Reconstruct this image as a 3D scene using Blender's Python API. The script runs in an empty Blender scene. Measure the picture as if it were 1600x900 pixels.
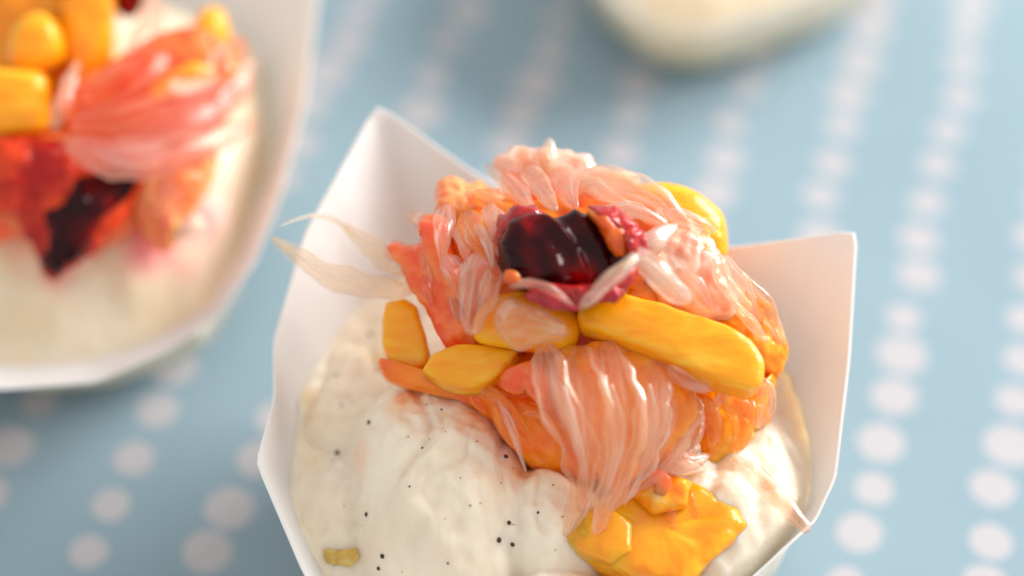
import bpy, math, random
import numpy as np
from mathutils import Vector, Matrix, noise as mn
from mathutils.bvhtree import BVHTree
random.seed(7)
C = bpy.context.scene.collection
SC = bpy.context.scene
S = 0.01                                   # everything below is written in centimetres

# ------------------------------------------------------------------ camera
PITCH = math.radians(50); FPX = 3000.0; FD = 23.0
SP, CP = math.sin(PITCH), math.cos(PITCH)
CAM = np.array([0.0, -FD*CP, 5.0 + FD*SP])
cd = bpy.data.cameras.new('camera'); cam = bpy.data.objects.new('camera', cd); C.objects.link(cam)
cam.location = [v*S for v in CAM]
cam.rotation_euler = (math.radians(90) - PITCH, 0, 0)
cd.sensor_width = 36; cd.lens = FPX/1600*36
cd.clip_start = 0.01; cd.clip_end = 50
cd.dof.use_dof = True; cd.dof.focus_distance = (FD+0.1)*S; cd.dof.aperture_fstop = 5.0
SC.camera = cam
# ------------------------------------------------------------------ light
w = bpy.data.worlds.new('World'); SC.world = w; w.use_nodes = True
bg = w.node_tree.nodes['Background']
bg.inputs[0].default_value = (1.0, 0.965, 0.935, 1); bg.inputs[1].default_value = 0.78
def area(name, loc, target, sx, sy, power, col):
    l = bpy.data.lights.new(name, 'AREA'); l.shape = 'RECTANGLE'; l.size = sx*S; l.size_y = sy*S
    l.energy = power; l.color = col
    o = bpy.data.objects.new(name, l); C.objects.link(o); o.location = [v*S for v in loc]
    d = Vector(target) - Vector(loc); o.rotation_euler = d.to_track_quat('-Z', 'Y').to_euler()
    return o
area('window_light', (70, 36, 44), (0, 0, 2), 54, 44, 12.5, (1.0, 0.985, 0.97))
SC.view_settings.view_transform = 'Standard'; SC.view_settings.look = 'None'
SC.view_settings.exposure = 0.08; SC.view_settings.gamma = 1.0
SC.cycles.max_bounces = 20; SC.cycles.transmission_bounces = 16; SC.cycles.diffuse_bounces = 5
SC.cycles.sample_clamp_indirect = 4.0; SC.cycles.transparent_max_bounces = 40

# ------------------------------------------------------------------ geometry helpers
def ray(px, py):
    xd, yd = (px-800)/FPX, (py-450)/FPX
    return np.array([xd, CP - yd*SP, -(SP + yd*CP)])
def P(px, py, z):
    r = ray(px, py); return CAM + r*((z - CAM[2])/r[2])
HEAP_Y = [0, 200, 260, 330, 400, 460, 550, 700, 840, 920, 1100]
HEAP_Z = [4.4, 4.7, 5.0, 5.3, 5.3, 5.15, 4.6, 3.8, 3.1, 2.8, 2.4]
def heap(px, py, cx=930, hw=330, oy=0):
    z = float(np.interp(py-oy, HEAP_Y, HEAP_Z))
    return z - min(1.6, 0.85*((px-cx)/hw)**2)
def H(px, py, d=0.0):
    """a point on the heap of fruit, lifted d cm above it along the sight line"""
    p = P(px, py, heap(px, py)); r = ray(px, py); return p - r/np.linalg.norm(r)*d
def catmull(pts, n, closed=True):
    pts = np.array(pts, float); m = len(pts); out = []
    segs = m if closed else m-1
    for i in range(segs):
        g = lambda k: pts[k % m] if closed else pts[min(max(k, 0), m-1)]
        a, b, c, d = g(i-1), g(i), g(i+1), g(i+2)
        for j in range(n):
            t = j/n
            out.append(0.5*((2*b) + (-a+c)*t + (2*a-5*b+4*c-d)*t*t + (-a+3*b-3*c+d)*t**3))
    if not closed: out.append(pts[-1])
    return np.array(out)
def resample(pts, n, closed=True):
    p = np.vstack([pts, pts[:1]]) if closed else pts
    L = np.concatenate([[0], np.cumsum(np.linalg.norm(np.diff(p, axis=0), axis=1))])
    t = np.linspace(0, L[-1], n+1)[:-1] if closed else np.linspace(0, L[-1], n)
    return np.stack([np.interp(t, L, p[:, k]) for k in range(p.shape[1])], 1)
def nz(p, f, o=0.0): return mn.noise(Vector((p[0]*f+o, p[1]*f+o*0.7, p[2]*f-o)))
def fb(p, f, o=0.0, oct=3):
    a = 0; g = 1
    for k in range(oct): a += g*nz(p, f*2**k, o+k*3.1); g *= 0.5
    return a
def mesh_obj(name, V, F, mat, parent=None, origin=(0, 0, 0), smooth=True, sharp=None, flow=None):
    V = (np.array(V, float) - np.array(origin))*S
    me = bpy.data.meshes.new(name); me.from_pydata(V.tolist(), [], F); me.update()
    if smooth: me.polygons.foreach_set('use_smooth', [True]*len(me.polygons))
    if sharp: me.set_sharp_from_angle(angle=math.radians(sharp))
    me.materials.append(mat)
    if flow is not None:
        at = me.attributes.new('flow', 'FLOAT_VECTOR', 'POINT'); at.data.foreach_set('vector', np.array(flow, 'f').ravel())
    o = bpy.data.objects.new(name, me); C.objects.link(o)
    if parent is not None: o.parent = parent
    else: o.location = [v*S for v in origin]
    return o
def empty(name, origin):
    o = bpy.data.objects.new(name, None); C.objects.link(o); o.location = [v*S for v in origin]; o.empty_display_size = 0.005
    return o
def tag(o, label, cat, group=None):
    o['label'] = label; o['category'] = cat
    if group: o['group'] = group
    return o
def ringmesh(rings, cap0=True, cap1=True):
    n = len(rings[0]); V = [v for r in rings for v in r]; F = []
    for i in range(len(rings)-1):
        for j in range(n):
            a, b = i*n+j, i*n+(j+1) % n
            F.append((a, b, b+n, a+n))
    if cap0: V.append(np.mean(rings[0], 0)); k = len(V)-1; F += [(k, (j+1) % n, j) for j in range(n)]
    if cap1:
        V.append(np.mean(rings[-1], 0)); k = len(V)-1; o = (len(rings)-1)*n
        F += [(k, o+j, o+(j+1) % n) for j in range(n)]
    return V, F
def unit(v): v = np.array(v, float); return v/np.linalg.norm(v)
def chunk_geo(outline, d=0.0, thick=0.7, tilt=(0, 0, 0), k=2.6, namp=0.03, nf=3.0, n=44, pos=H, seed=0, ridges=None, rings=13, pulp=0.0, pdir=90, pf=2.7, poly=False):
    """a solid lump: closed px outline laid on a tilted plane, with a superellipse section through its thickness"""
    if pulp: n, rings = 120, 42
    o2 = resample(np.array(outline, float) if poly else catmull(outline, 8), n)
    if poly: o2 = (np.roll(o2, 1, 0)+2*o2+np.roll(o2, -1, 0))/4
    cx, cy = o2.mean(0)
    c = pos(cx, cy, d); view = unit(ray(cx, cy)); nrm = unit(-view + np.array(tilt))
    ring = []
    for x, y in o2:
        r = ray(x, y); t = np.dot(c-CAM, nrm)/np.dot(r, nrm); ring.append(CAM + r*t)
    ring = np.array(ring)
    gd = unit([math.cos(math.radians(pdir)), -SP*math.sin(math.radians(pdir)), -CP*math.sin(math.radians(pdir))])
    us = np.sin(np.linspace(-math.pi/2*0.97, math.pi/2*0.97, rings))
    out = []; G = []; Rm = np.linalg.norm(ring-c, axis=1).mean()
    for u in us:
        s = (1-abs(u)**k)**(1/k)
        out.append(c + (ring-c)*s + nrm*(u*thick/2 - thick*0.42))
        for q in ring: G.append(unit(unit(q-c)*(s**(k-1)/Rm) + nrm*math.copysign(abs(u)**(k-1)/(thick/2), u)))
    G += [-nrm, nrm]
    V, F = ringmesh(out)
    V = np.array(V); R = []
    for v, gn in zip(V, G):
        a = namp*fb(v, nf, seed*5.3)
        if pulp:        # packed juice sacs: rounded cells stretched along pdir
            al = np.dot(v, gd); q = v - gd*al*(1-.38) + .10*np.array([nz(v, 2.2, seed), nz(v, 2.2, seed+7), nz(v, 2.2, seed+3)])
            f1 = mn.voronoi(Vector(q*pf))[0]; a += pulp*(min(1, (f1[1]-f1[0])*1.6)**.6 - .5) + pulp*.5*nz(v, 9, seed)
        a = a + (ridges(v, c, nrm) if ridges else 0)
        R.append(v + gn*a)
    return R, F, c, nrm
def sac_geo(path, rad, flat=0.42, tip=0.12, n=14, m=10, seed=0, lump=0.06, blunt=0.7):
    """one juice sac: a teardrop swept along path (cm points); rad in cm, pointed at its end"""
    p = resample(catmull(path, 6, closed=False), n, closed=False)
    rings = []
    side0 = np.array([0, -SP, 0]) + np.array([0, 0, -CP])
    for i in range(n):
        t = i/(n-1); tg = unit(p[min(i+1, n-1)] - p[max(i-1, 0)])
        up = unit(-unit(p[i]-CAM) + 0.25*np.array([nz(p[0], 2, seed), nz(p[0], 2, seed+4), 0]))
        a = unit(np.cross(tg, up)); b = unit(np.cross(a, tg))
        r = rad*(max(0.0, math.sin(math.pi*min(1, (t*0.97+0.015))**blunt)))**0.75 + tip*rad*(0.25+t)*(1 if 0 < t < 1 else 0.3)
        ring = []
        for j in range(m):
            th = 2*math.pi*j/m
            q = p[i] + a*math.cos(th)*r + b*math.sin(th)*r*flat
            ring.append(q + (q-p[i])*lump*6*nz(q, 4, seed*1.7))
        rings.append(ring)
    V, F = ringmesh(rings)
    fl = [(math.cos(2*math.pi*j/m)+seed, math.sin(2*math.pi*j/m), i/(n-1)*.9) for i in range(n) for j in range(m)] + [(seed, 0, 0), (seed, 0, .9)]
    return V, F, fl

# ------------------------------------------------------------------ materials
def node(t, typ, **k):
    n = t.nodes.new(typ)
    for a, b in k.items(): setattr(n, a, b)
    return n
def mat(name, c1, c2=None, rough=0.3, sss=0.0, rad=(1, .4, .15), sscale=0.2, trans=0.0, ns=250, stretch=(1, 1, 1), bump=0.0, bs=600, coat=0.0, ior=1.38, lo=0.4, hi=0.6, vor=0.0, vs=900, spec=0.5, c3=None):
    m = bpy.data.materials.new(name); m.use_nodes = True; t = m.node_tree; b = t.nodes['Principled BSDF']
    tc = node(t, 'ShaderNodeTexCoord'); mp = node(t, 'ShaderNodeMapping'); mp.inputs['Scale'].default_value = stretch
    t.links.new(tc.outputs['Object'], mp.inputs[0])
    b.inputs['Base Color'].default_value = (*c1, 1)
    if c2:
        no = node(t, 'ShaderNodeTexNoise'); no.inputs['Scale'].default_value = ns; no.inputs['Detail'].default_value = 4
        cr = node(t, 'ShaderNodeValToRGB'); e = cr.color_ramp.elements
        e[0].position = lo; e[0].color = (*c1, 1); e[1].position = hi; e[1].color = (*c2, 1)
        if c3: q = e.new(min(.98, hi+0.14)); q.color = (*c3, 1)
        t.links.new(mp.outputs[0], no.inputs['Vector']); t.links.new(no.outputs[0], cr.inputs[0]); t.links.new(cr.outputs[0], b.inputs['Base Color'])
    b.inputs['Roughness'].default_value = rough; b.inputs['IOR'].default_value = ior
    b.inputs['Subsurface Weight'].default_value = sss; b.inputs['Subsurface Radius'].default_value = rad; b.inputs['Subsurface Scale'].default_value = sscale*S
    b.inputs['Transmission Weight'].default_value = trans
    b.inputs['Coat Weight'].default_value = coat; b.inputs['Coat Roughness'].default_value = 0.08
    b.inputs['Specular IOR Level'].default_value = spec
    if bump or vor:
        nb = node(t, 'ShaderNodeTexNoise'); nb.inputs['Scale'].default_value = bs; nb.inputs['Detail'].default_value = 3
        t.links.new(mp.outputs[0], nb.inputs['Vector'])
        bp = node(t, 'ShaderNodeBump'); bp.inputs['Distance'].default_value = 0.0004; bp.inputs['Strength'].default_value = bump
        t.links.new(nb.outputs[0], bp.inputs['Height']); last = bp
        if vor:
            vo = node(t, 'ShaderNodeTexVoronoi'); vo.inputs['Scale'].default_value = vs
            t.links.new(tc.outputs['Object'], vo.inputs['Vector'])
            b2 = node(t, 'ShaderNodeBump'); b2.inputs['Distance'].default_value = 0.0008; b2.inputs['Strength'].default_value = vor; b2.invert = True
            t.links.new(vo.outputs[0], b2.inputs['Height']); t.links.new(bp.outputs[0], b2.inputs['Normal']); last = b2
        t.links.new(last.outputs[0], b.inputs['Normal'])
        if coat: t.links.new(last.outputs[0], b.inputs['Coat Normal'])
    return m
M = {}
M['mango'] = mat('mango_flesh', (.98, .35, .002), (.98, .44, .006), .28, .85, (1, .5, .05), .28, ns=210, bump=.45, bs=380, stretch=(1, 3.0, 3.0), coat=.35, lo=.32, hi=.56, c3=(.98, .53, .04))
M['mango_deep'] = mat('mango_flesh_deep', (.97, .33, .004), (.98, .45, .008), .28, .85, (1, .4, .04), .3, ns=230, bump=.35, bs=500, coat=.35)
M['orange'] = mat('orange_pulp', (.97, .28, .003), (.98, .41, .01), .25, .8, (1, .4, .06), .3, ns=330, bump=.5, bs=420, coat=.45, vor=.5, vs=420, c3=(.95, .62, .28))
M['coral'] = mat('coral_pulp', (.92, .11, .022), (.95, .25, .06), .25, .8, (1, .35, .15), .3, ns=280, bump=.5, bs=380, coat=.45)
M['salmon'] = mat('salmon_pulp', (.96, .24, .07), (.97, .40, .16), .25, .8, (1, .4, .2), .3, ns=260, bump=.5, bs=420, coat=.45, c3=(.98, .42, .01))
M['deep'] = mat('deep_orange_pulp', (.95, .14, .003), (.97, .28, .006), .28, .8, (1, .3, .06), .3, ns=180, bump=.4, bs=380, coat=.4)
M['pink'] = mat('pink_pulp', (.93, .44, .31), (.95, .64, .50), .22, .8, (1, .45, .35), .3, trans=.1, ns=260, bump=.4, bs=380, coat=.45)
def sac_mat(name, c1, c2, c3, a0=.10, a1=.55, tint=(1, .95, .88), cap=.16):
    """wet see-through pulp: clear flesh with paler, denser streaks running along each sac"""
    m = bpy.data.materials.new(name); m.use_nodes = True; t = m.node_tree; b = t.nodes['Principled BSDF']; out = t.nodes['Material Output']
    at = node(t, 'ShaderNodeAttribute', attribute_name='flow'); no = node(t, 'ShaderNodeTexNoise'); no.inputs['Scale'].default_value = 1.9; no.inputs['Detail'].default_value = 6
    t.links.new(at.outputs['Vector'], no.inputs['Vector'])
    cr = node(t, 'ShaderNodeValToRGB'); e = cr.color_ramp.elements
    e[0].position = .36; e[0].color = (*c1, 1); e[1].position = .5; e[1].color = (*c2, 1); q = e.new(.66); q.color = (*c3, 1)
    t.links.new(no.outputs[0], cr.inputs[0]); t.links.new(cr.outputs[0], b.inputs['Base Color'])
    mr = node(t, 'ShaderNodeMapRange'); mr.inputs[1].default_value = .4; mr.inputs[2].default_value = .68; mr.inputs[3].default_value = a0; mr.inputs[4].default_value = a1
    t.links.new(no.outputs[0], mr.inputs[0])
    bp = node(t, 'ShaderNodeBump'); bp.inputs['Strength'].default_value = .5; bp.inputs['Distance'].default_value = .0004
    t.links.new(no.outputs[0], bp.inputs['Height']); t.links.new(bp.outputs[0], b.inputs['Normal'])
    b.inputs['Roughness'].default_value = .3; b.inputs['Specular IOR Level'].default_value = 0
    tl = node(t, 'ShaderNodeBsdfTranslucent'); t.links.new(cr.outputs[0], tl.inputs[0])
    m1 = node(t, 'ShaderNodeMixShader'); m1.inputs[0].default_value = .5; t.links.new(b.outputs[0], m1.inputs[1]); t.links.new(tl.outputs[0], m1.inputs[2])
    tp = node(t, 'ShaderNodeBsdfTransparent'); tp.inputs[0].default_value = (*tint, 1)
    m2 = node(t, 'ShaderNodeMixShader'); t.links.new(mr.outputs[0], m2.inputs[0]); t.links.new(tp.outputs[0], m2.inputs[1]); t.links.new(m1.outputs[0], m2.inputs[2])
    gl = node(t, 'ShaderNodeBsdfGlossy'); gl.inputs['Roughness'].default_value = .19; t.links.new(bp.outputs[0], gl.inputs['Normal'])
    fr = node(t, 'ShaderNodeFresnel'); fr.inputs[0].default_value = 1.38; t.links.new(bp.outputs[0], fr.inputs['Normal'])
    fm = node(t, 'ShaderNodeMath', operation='MINIMUM'); t.links.new(fr.outputs[0], fm.inputs[0]); fm.inputs[1].default_value = cap
    m3 = node(t, 'ShaderNodeMixShader'); t.links.new(fm.outputs[0], m3.inputs[0]); t.links.new(m2.outputs[0], m3.inputs[1]); t.links.new(gl.outputs[0], m3.inputs[2])
    t.links.new(m3.outputs[0], out.inputs[0]); return m
M['sac_pink'] = sac_mat('pink_juice_sac', (.95, .36, .24), (.96, .52, .38), (.97, .76, .64))
M['sac_peach'] = sac_mat('peach_juice_sac', (.96, .46, .20), (.97, .60, .38), (.97, .80, .66))
M['sac_pale'] = sac_mat('pale_juice_sac', (.94, .70, .55), (.95, .80, .68), (.96, .90, .84))
M['sac_orange'] = sac_mat('orange_juice_sac', (.98, .27, .006), (.98, .36, .015), (.98, .52, .08))
M['sac_coral'] = sac_mat('coral_juice_sac', (.93, .15, .05), (.94, .24, .12), (.95, .48, .36), a0=.28)
M['soft_pink'] = sac_mat('soft_pink_juice_sac', (.92, .26, .22), (.93, .42, .36), (.95, .66, .58), a0=.2, cap=.035)
M['soft_coral'] = sac_mat('soft_coral_juice_sac', (.90, .12, .04), (.93, .24, .12), (.95, .45, .3), a0=.25, cap=.035)
M['soft_pale'] = sac_mat('soft_pale_juice_sac', (.93, .50, .42), (.94, .64, .56), (.95, .80, .74), a0=.2, cap=.05)
M['clear'] = sac_mat('clear_membrane', (.94, .74, .58), (.95, .80, .66), (.96, .88, .78), a0=.10, a1=.5)
M['pulp_body'] = mat('peach_pulp_body', (.98, .27, .012), (.98, .40, .05), .22, .7, (1, .5, .3), .3, trans=0, ns=170, bump=.5, bs=300)
M['berry'] = mat('dark_berry', (.022, .0003, .002), (.075, .0008, .003), .1, .15, (1, .1, .1), .15, ns=190, coat=0, spec=.3, lo=.42, hi=.56, c3=(.36, .002, .004))
M['berry_red'] = mat('red_berry_rim', (.34, .002, .006), (.55, .012, .008), .18, .5, (1, .12, .08), .2, ns=360, bump=.5, bs=500, coat=.7, vor=.3, vs=900, c3=(.75, .10, .04))
M['berry_purple'] = mat('purple_berry_skin', (.32, .003, .012), (.5, .012, .03), .2, .5, (1, .12, .2), .2, ns=360, bump=.5, bs=500, coat=.6)
M['berry_orange'] = mat('orange_berry_flesh', (.72, .10, .006), (.82, .22, .01), .2, .7, (1, .25, .05), .25, ns=300, bump=.4, bs=400, coat=.5)
M['cream'] = mat('vanilla_cream', (.84, .735, .575), (.90, .82, .69), .40, .85, (1, .75, .5), .3, ns=75, bump=.45, bs=330, coat=.1, lo=.35, hi=.6, spec=.35, vor=.25, vs=420)
M['cream_warm'] = mat('vanilla_cream_warm', (.84, .70, .48), (.88, .78, .60), .42, .9, (1, .75, .5), .2, ns=85, bump=.5, bs=330, coat=.12, spec=.35)
def stained(m, spots):
    """juice that has soaked into the cream: soft spots of colour at places on the object"""
    t = m.node_tree; b = t.nodes['Principled BSDF']; src = b.inputs['Base Color'].links[0].from_socket
    tc = node(t, 'ShaderNodeTexCoord'); nn = node(t, 'ShaderNodeTexNoise'); nn.inputs['Scale'].default_value = 130; t.links.new(tc.outputs['Object'], nn.inputs['Vector'])
    for p, r, c, a in spots:
        d = node(t, 'ShaderNodeVectorMath', operation='DISTANCE'); t.links.new(tc.outputs['Object'], d.inputs[0]); d.inputs[1].default_value = [v*S for v in p]
        ad = node(t, 'ShaderNodeMath', operation='MULTIPLY_ADD'); t.links.new(nn.outputs[0], ad.inputs[0]); ad.inputs[1].default_value = r*S*1.2; t.links.new(d.outputs['Value'], ad.inputs[2])
        mr = node(t, 'ShaderNodeMapRange', interpolation_type='SMOOTHSTEP'); t.links.new(ad.outputs[0], mr.inputs[0]); mr.inputs[1].default_value = r*S*.6; mr.inputs[2].default_value = r*S*1.6; mr.inputs[3].default_value = a; mr.inputs[4].default_value = 0
        mx = node(t, 'ShaderNodeMix', data_type='RGBA'); t.links.new(mr.outputs[0], mx.inputs[0]); t.links.new(src, mx.inputs[6]); mx.inputs[7].default_value = (*c, 1); src = mx.outputs[2]
    t.links.new(src, b.inputs['Base Color'])
M['cream_left'] = mat('vanilla_cream_left', (.82, .70, .50), (.87, .78, .62), .42, .9, (1, .75, .5), .2, ns=85, bump=.5, bs=330, coat=.12, spec=.35)
M['speck'] = mat('vanilla_seed', (.06, .04, .03), rough=.5)
M['crumb'] = mat('sponge_crumb', (.62, .40, .09), (.72, .55, .2), .6, .4, (1, .6, .2), .2, ns=700, bump=.8, bs=900)
def paper_mat(name, col):
    m = bpy.data.materials.new(name); m.use_nodes = True; t = m.node_tree; b = t.nodes['Principled BSDF']; out = t.nodes['Material Output']
    b.inputs['Base Color'].default_value = (*col, 1); b.inputs['Roughness'].default_value = .55; b.inputs['Specular IOR Level'].default_value = .25
    tr = node(t, 'ShaderNodeBsdfTranslucent'); tr.inputs[0].default_value = (.88, .87, .83, 1)
    mx = node(t, 'ShaderNodeMixShader'); mx.inputs[0].default_value = .30
    tc = node(t, 'ShaderNodeTexCoord'); nb = node(t, 'ShaderNodeTexNoise'); nb.inputs['Scale'].default_value = 900; nb.inputs['Detail'].default_value = 4
    n2 = node(t, 'ShaderNodeTexNoise'); n2.inputs['Scale'].default_value = 60
    bp = node(t, 'ShaderNodeBump'); bp.inputs['Strength'].default_value = .25; bp.inputs['Distance'].default_value = .0002
    bq = node(t, 'ShaderNodeBump'); bq.inputs['Strength'].default_value = .6; bq.inputs['Distance'].default_value = .002
    t.links.new(tc.outputs['Object'], nb.inputs['Vector']); t.links.new(tc.outputs['Object'], n2.inputs['Vector'])
    t.links.new(nb.outputs[0], bp.inputs['Height']); t.links.new(n2.outputs[0], bq.inputs['Height']); t.links.new(bp.outputs[0], bq.inputs['Normal'])
    t.links.new(bq.outputs[0], b.inputs['Normal'])
    t.links.new(b.outputs[0], mx.inputs[1]); t.links.new(tr.outputs[0], mx.inputs[2]); t.links.new(mx.outputs[0], out.inputs[0])
    return m
M['paper'] = paper_mat('white_paper', (.90, .90, .90))

# ------------------------------------------------------------------ the dotted cloth
ga, gb = P(1345, 800, 0), P(1508, 40, 0)
ROT = math.atan2(gb[0]-ga[0], gb[1]-ga[1])          # lean of the dot columns
def cloth_mat():
    m = bpy.data.materials.new('dotted_cloth'); m.use_nodes = True; t = m.node_tree; b = t.nodes['Principled BSDF']
    tc = node(t, 'ShaderNodeTexCoord')
    def mth(op, a, bb=None, c=None):
        n = node(t, 'ShaderNodeMath', operation=op)
        for i, v in enumerate((a, bb, c)):
            if v is None: continue
            if isinstance(v, (int, float)): n.inputs[i].default_value = v
            else: t.links.new(v, n.inputs[i])
        return n.outputs[0]
    warp = node(t, 'ShaderNodeTexNoise'); warp.inputs['Scale'].default_value = 28; warp.inputs['Detail'].default_value = 1
    t.links.new(tc.outputs['Object'], warp.inputs['Vector'])
    sp = node(t, 'ShaderNodeSeparateXYZ'); t.links.new(tc.outputs['Object'], sp.inputs[0])
    sw = node(t, 'ShaderNodeSeparateColor'); t.links.new(warp.outputs['Color'], sw.inputs[0])
    o0 = P(1380, 685, 0)*S
    x = mth('SUBTRACT', sp.outputs[0], float(o0[0])); y = mth('SUBTRACT', sp.outputs[1], float(o0[1]))
    c_, s_ = math.cos(ROT), math.sin(ROT)
    u = mth('SUBTRACT', mth('MULTIPLY', x, c_), mth('MULTIPLY', y, s_))
    v = mth('ADD', mth('MULTIPLY', x, s_), mth('MULTIPLY', y, c_))
    u = mth('ADD', u, mth('MULTIPLY', mth('SUBTRACT', sw.outputs[0], .5), .002))
    DU, DV = 1.72*S, 0.83*S
    un = mth('ADD', mth('DIVIDE', u, DU), 100.5); ci = mth('FLOOR', un); fu = mth('SUBTRACT', mth('SUBTRACT', un, ci), .5)
    off = mth('MULTIPLY', mth('MODULO', ci, 2), .45)
    vn = mth('ADD', mth('ADD', mth('DIVIDE', v, DV), off), 100.5); cj = mth('FLOOR', vn); fv = mth('SUBTRACT', mth('SUBTRACT', vn, cj), .5)
    cb = node(t, 'ShaderNodeCombineXYZ'); t.links.new(ci, cb.inputs[0]); t.links.new(cj, cb.inputs[1])
    wn = node(t, 'ShaderNodeTexWhiteNoise', noise_dimensions='2D'); t.links.new(cb.outputs[0], wn.inputs[0])
    sc = node(t, 'ShaderNodeSeparateColor'); t.links.new(wn.outputs['Color'], sc.inputs[0])
    du = mth('ADD', mth('MULTIPLY', fu, DU), mth('MULTIPLY', mth('SUBTRACT', sc.outputs[0], .5), .0016))
    dv = mth('ADD', mth('MULTIPLY', fv, DV), mth('MULTIPLY', mth('SUBTRACT', sc.outputs[1], .5), .0012))
    dist = mth('SQRT', mth('ADD', mth('MULTIPLY', du, du), mth('MULTIPLY', dv, dv)))
    fz = node(t, 'ShaderNodeTexNoise'); fz.inputs['Scale'].default_value = 700; t.links.new(tc.outputs['Object'], fz.inputs['Vector'])
    dist = mth('ADD', dist, mth('MULTIPLY', mth('SUBTRACT', fz.outputs[0], .5), .0006))
    rad = mth('ADD', mth('MULTIPLY', sc.outputs[2], .0012), .0025)
    fac = mth('SUBTRACT', 1.0, mth('SMOOTH_MIN', mth('MAXIMUM', mth('DIVIDE', mth('SUBTRACT', dist, rad), .0002), 0.0), 1.0, .1))
    big = node(t, 'ShaderNodeTexNoise'); big.inputs['Scale'].default_value = 35; t.links.new(tc.outputs['Object'], big.inputs['Vector'])
    r1 = node(t, 'ShaderNodeValToRGB'); r1.color_ramp.elements[0].color = (.245, .35, .41, 1); r1.color_ramp.elements[1].color = (.285, .395, .455, 1)
    t.links.new(big.outputs[0], r1.inputs[0])
    mx = node(t, 'ShaderNodeMix', data_type='RGBA'); t.links.new(fac, mx.inputs[0]); t.links.new(r1.outputs[0], mx.inputs[6]); mx.inputs[7].default_value = (.485, .475, .50, 1)
    t.links.new(mx.outputs[2], b.inputs['Base Color']); b.inputs['Roughness'].default_value = .75; b.inputs['Specular IOR Level'].default_value = .2
    wv = node(t, 'ShaderNodeTexNoise'); wv.inputs['Scale'].default_value = 1800; t.links.new(tc.outputs['Object'], wv.inputs['Vector'])
    bp = node(t, 'ShaderNodeBump'); bp.inputs['Strength'].default_value = .5; bp.inputs['Distance'].default_value = .0003
    t.links.new(wv.outputs[0], bp.inputs['Height']); t.links.new(bp.outputs[0], b.inputs['Normal'])
    return m
N = 140; L = 60.0; V = []; F = []
for i in range(N):
    for j in range(N):
        x = -L + 2*L*i/(N-1); y = -L + 2*L*j/(N-1)
        z = 0.10*fb((x, y, 0), .11, 2.0, 2) - 0.12
        V.append((x, y, z))
for i in range(N-1):
    for j in range(N-1): a = i*N+j; F.append((a, a+N, a+N+1, a+1))
cl = mesh_obj('tablecloth', V, F, cloth_mat()); cl['kind'] = 'structure'
cl['label'] = 'light blue cloth printed with columns of pale dots'

# ------------------------------------------------------------------ paper cups
def make_cup(rim_px, base_r, label, base_shift=(0, 0), per=8, rows=14, bulge=0.12, low=2.9):
    rim = np.array([P(x, y, z) for x, y, z in rim_px]); n = len(rim)
    # rim curve: straight edges with slightly rounded corners
    pts = []
    for i in range(n):
        a, b = rim[i], rim[(i+1) % n]
        for j in range(per): pts.append(a + (b-a)*j/per)
    pts = np.array(pts)
    levels = None; k = np.array(pts); pts = (np.roll(k, 1, 0) + 4*k + np.roll(k, -1, 0))/6
    cx, cy = rim[:, 0].mean() + base_shift[0], rim[:, 1].mean() + base_shift[1]
    base = []
    for p in pts:
        th = math.atan2(p[1]-cy, p[0]-cx); e = base_r*(1+.03*math.cos(8*th)); base.append((cx+e*math.cos(th), cy+e*math.sin(th), 0.06))
    base = np.array(base)
    def wall(i, h):          # inner wall point at absolute height h on column i
        t = min(1.05, max(0, (h-0.06)/(pts[i][2]-0.06)))
        q = base[i] + (pts[i]-base[i])*t
        out = unit([q[0]-cx, q[1]-cy, 0]); return q + out*bulge*math.sin(math.pi*min(1, t))
    m = len(pts); th_ = 0.035
    rin, rout = [], []
    soft = [pts]
    for r in range(rows*3): q = soft[-1]; soft.append((np.roll(q, 1, 0)+2*q+np.roll(q, -1, 0))/4)
    for r in range(rows+1):
        t = r/rows; row = []
        for i in range(m):
            q = base[i] + (soft[min(len(soft)-1, int((1-t)*rows*3.0))][i]-base[i])*t; out = unit([q[0]-cx, q[1]-cy, 0])
            wob = 0.06*math.sin(math.pi*t)*nz((i*.35, t*2, cx), 1.0)
            row.append(q + out*(bulge*math.sin(math.pi*t)+wob))
        rin.append(np.array(row))
        o = np.array([unit([q[0]-cx, q[1]-cy, -.35])*th_ for q in row]); rout.append(np.array(row)+o)
    org = (cx, cy, 0)
    e = empty('paper_cup', org); tag(e, label, 'paper cup', 'white paper cups of dessert on the dotted cloth')
    Vw, Fw = ringmesh(rin[::-1] + [rin[0]*0+rin[0]], False, False) if False else ([], [])
    rings = rin[::-1]; full = list(rout) + rings     # outer from the base up, over the rim, down inside
    Vw, Fw = ringmesh(full, False, False)
    mesh_obj('cup_wall', Vw, [f[::-1] for f in Fw], M['paper'], e, org, sharp=38)
    bot = [base*np.array([1, 1, 0])+np.array([0, 0, 0.10]), base*np.array([1, 1, 0])+np.array([0, 0, 0.04])]
    Vb, Fb = ringmesh(bot); mesh_obj('cup_base', Vb, Fb, M['paper'], e, org)
    return dict(pts=pts, wall=wall, c=np.array([cx, cy]), m=m, obj=e)
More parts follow.
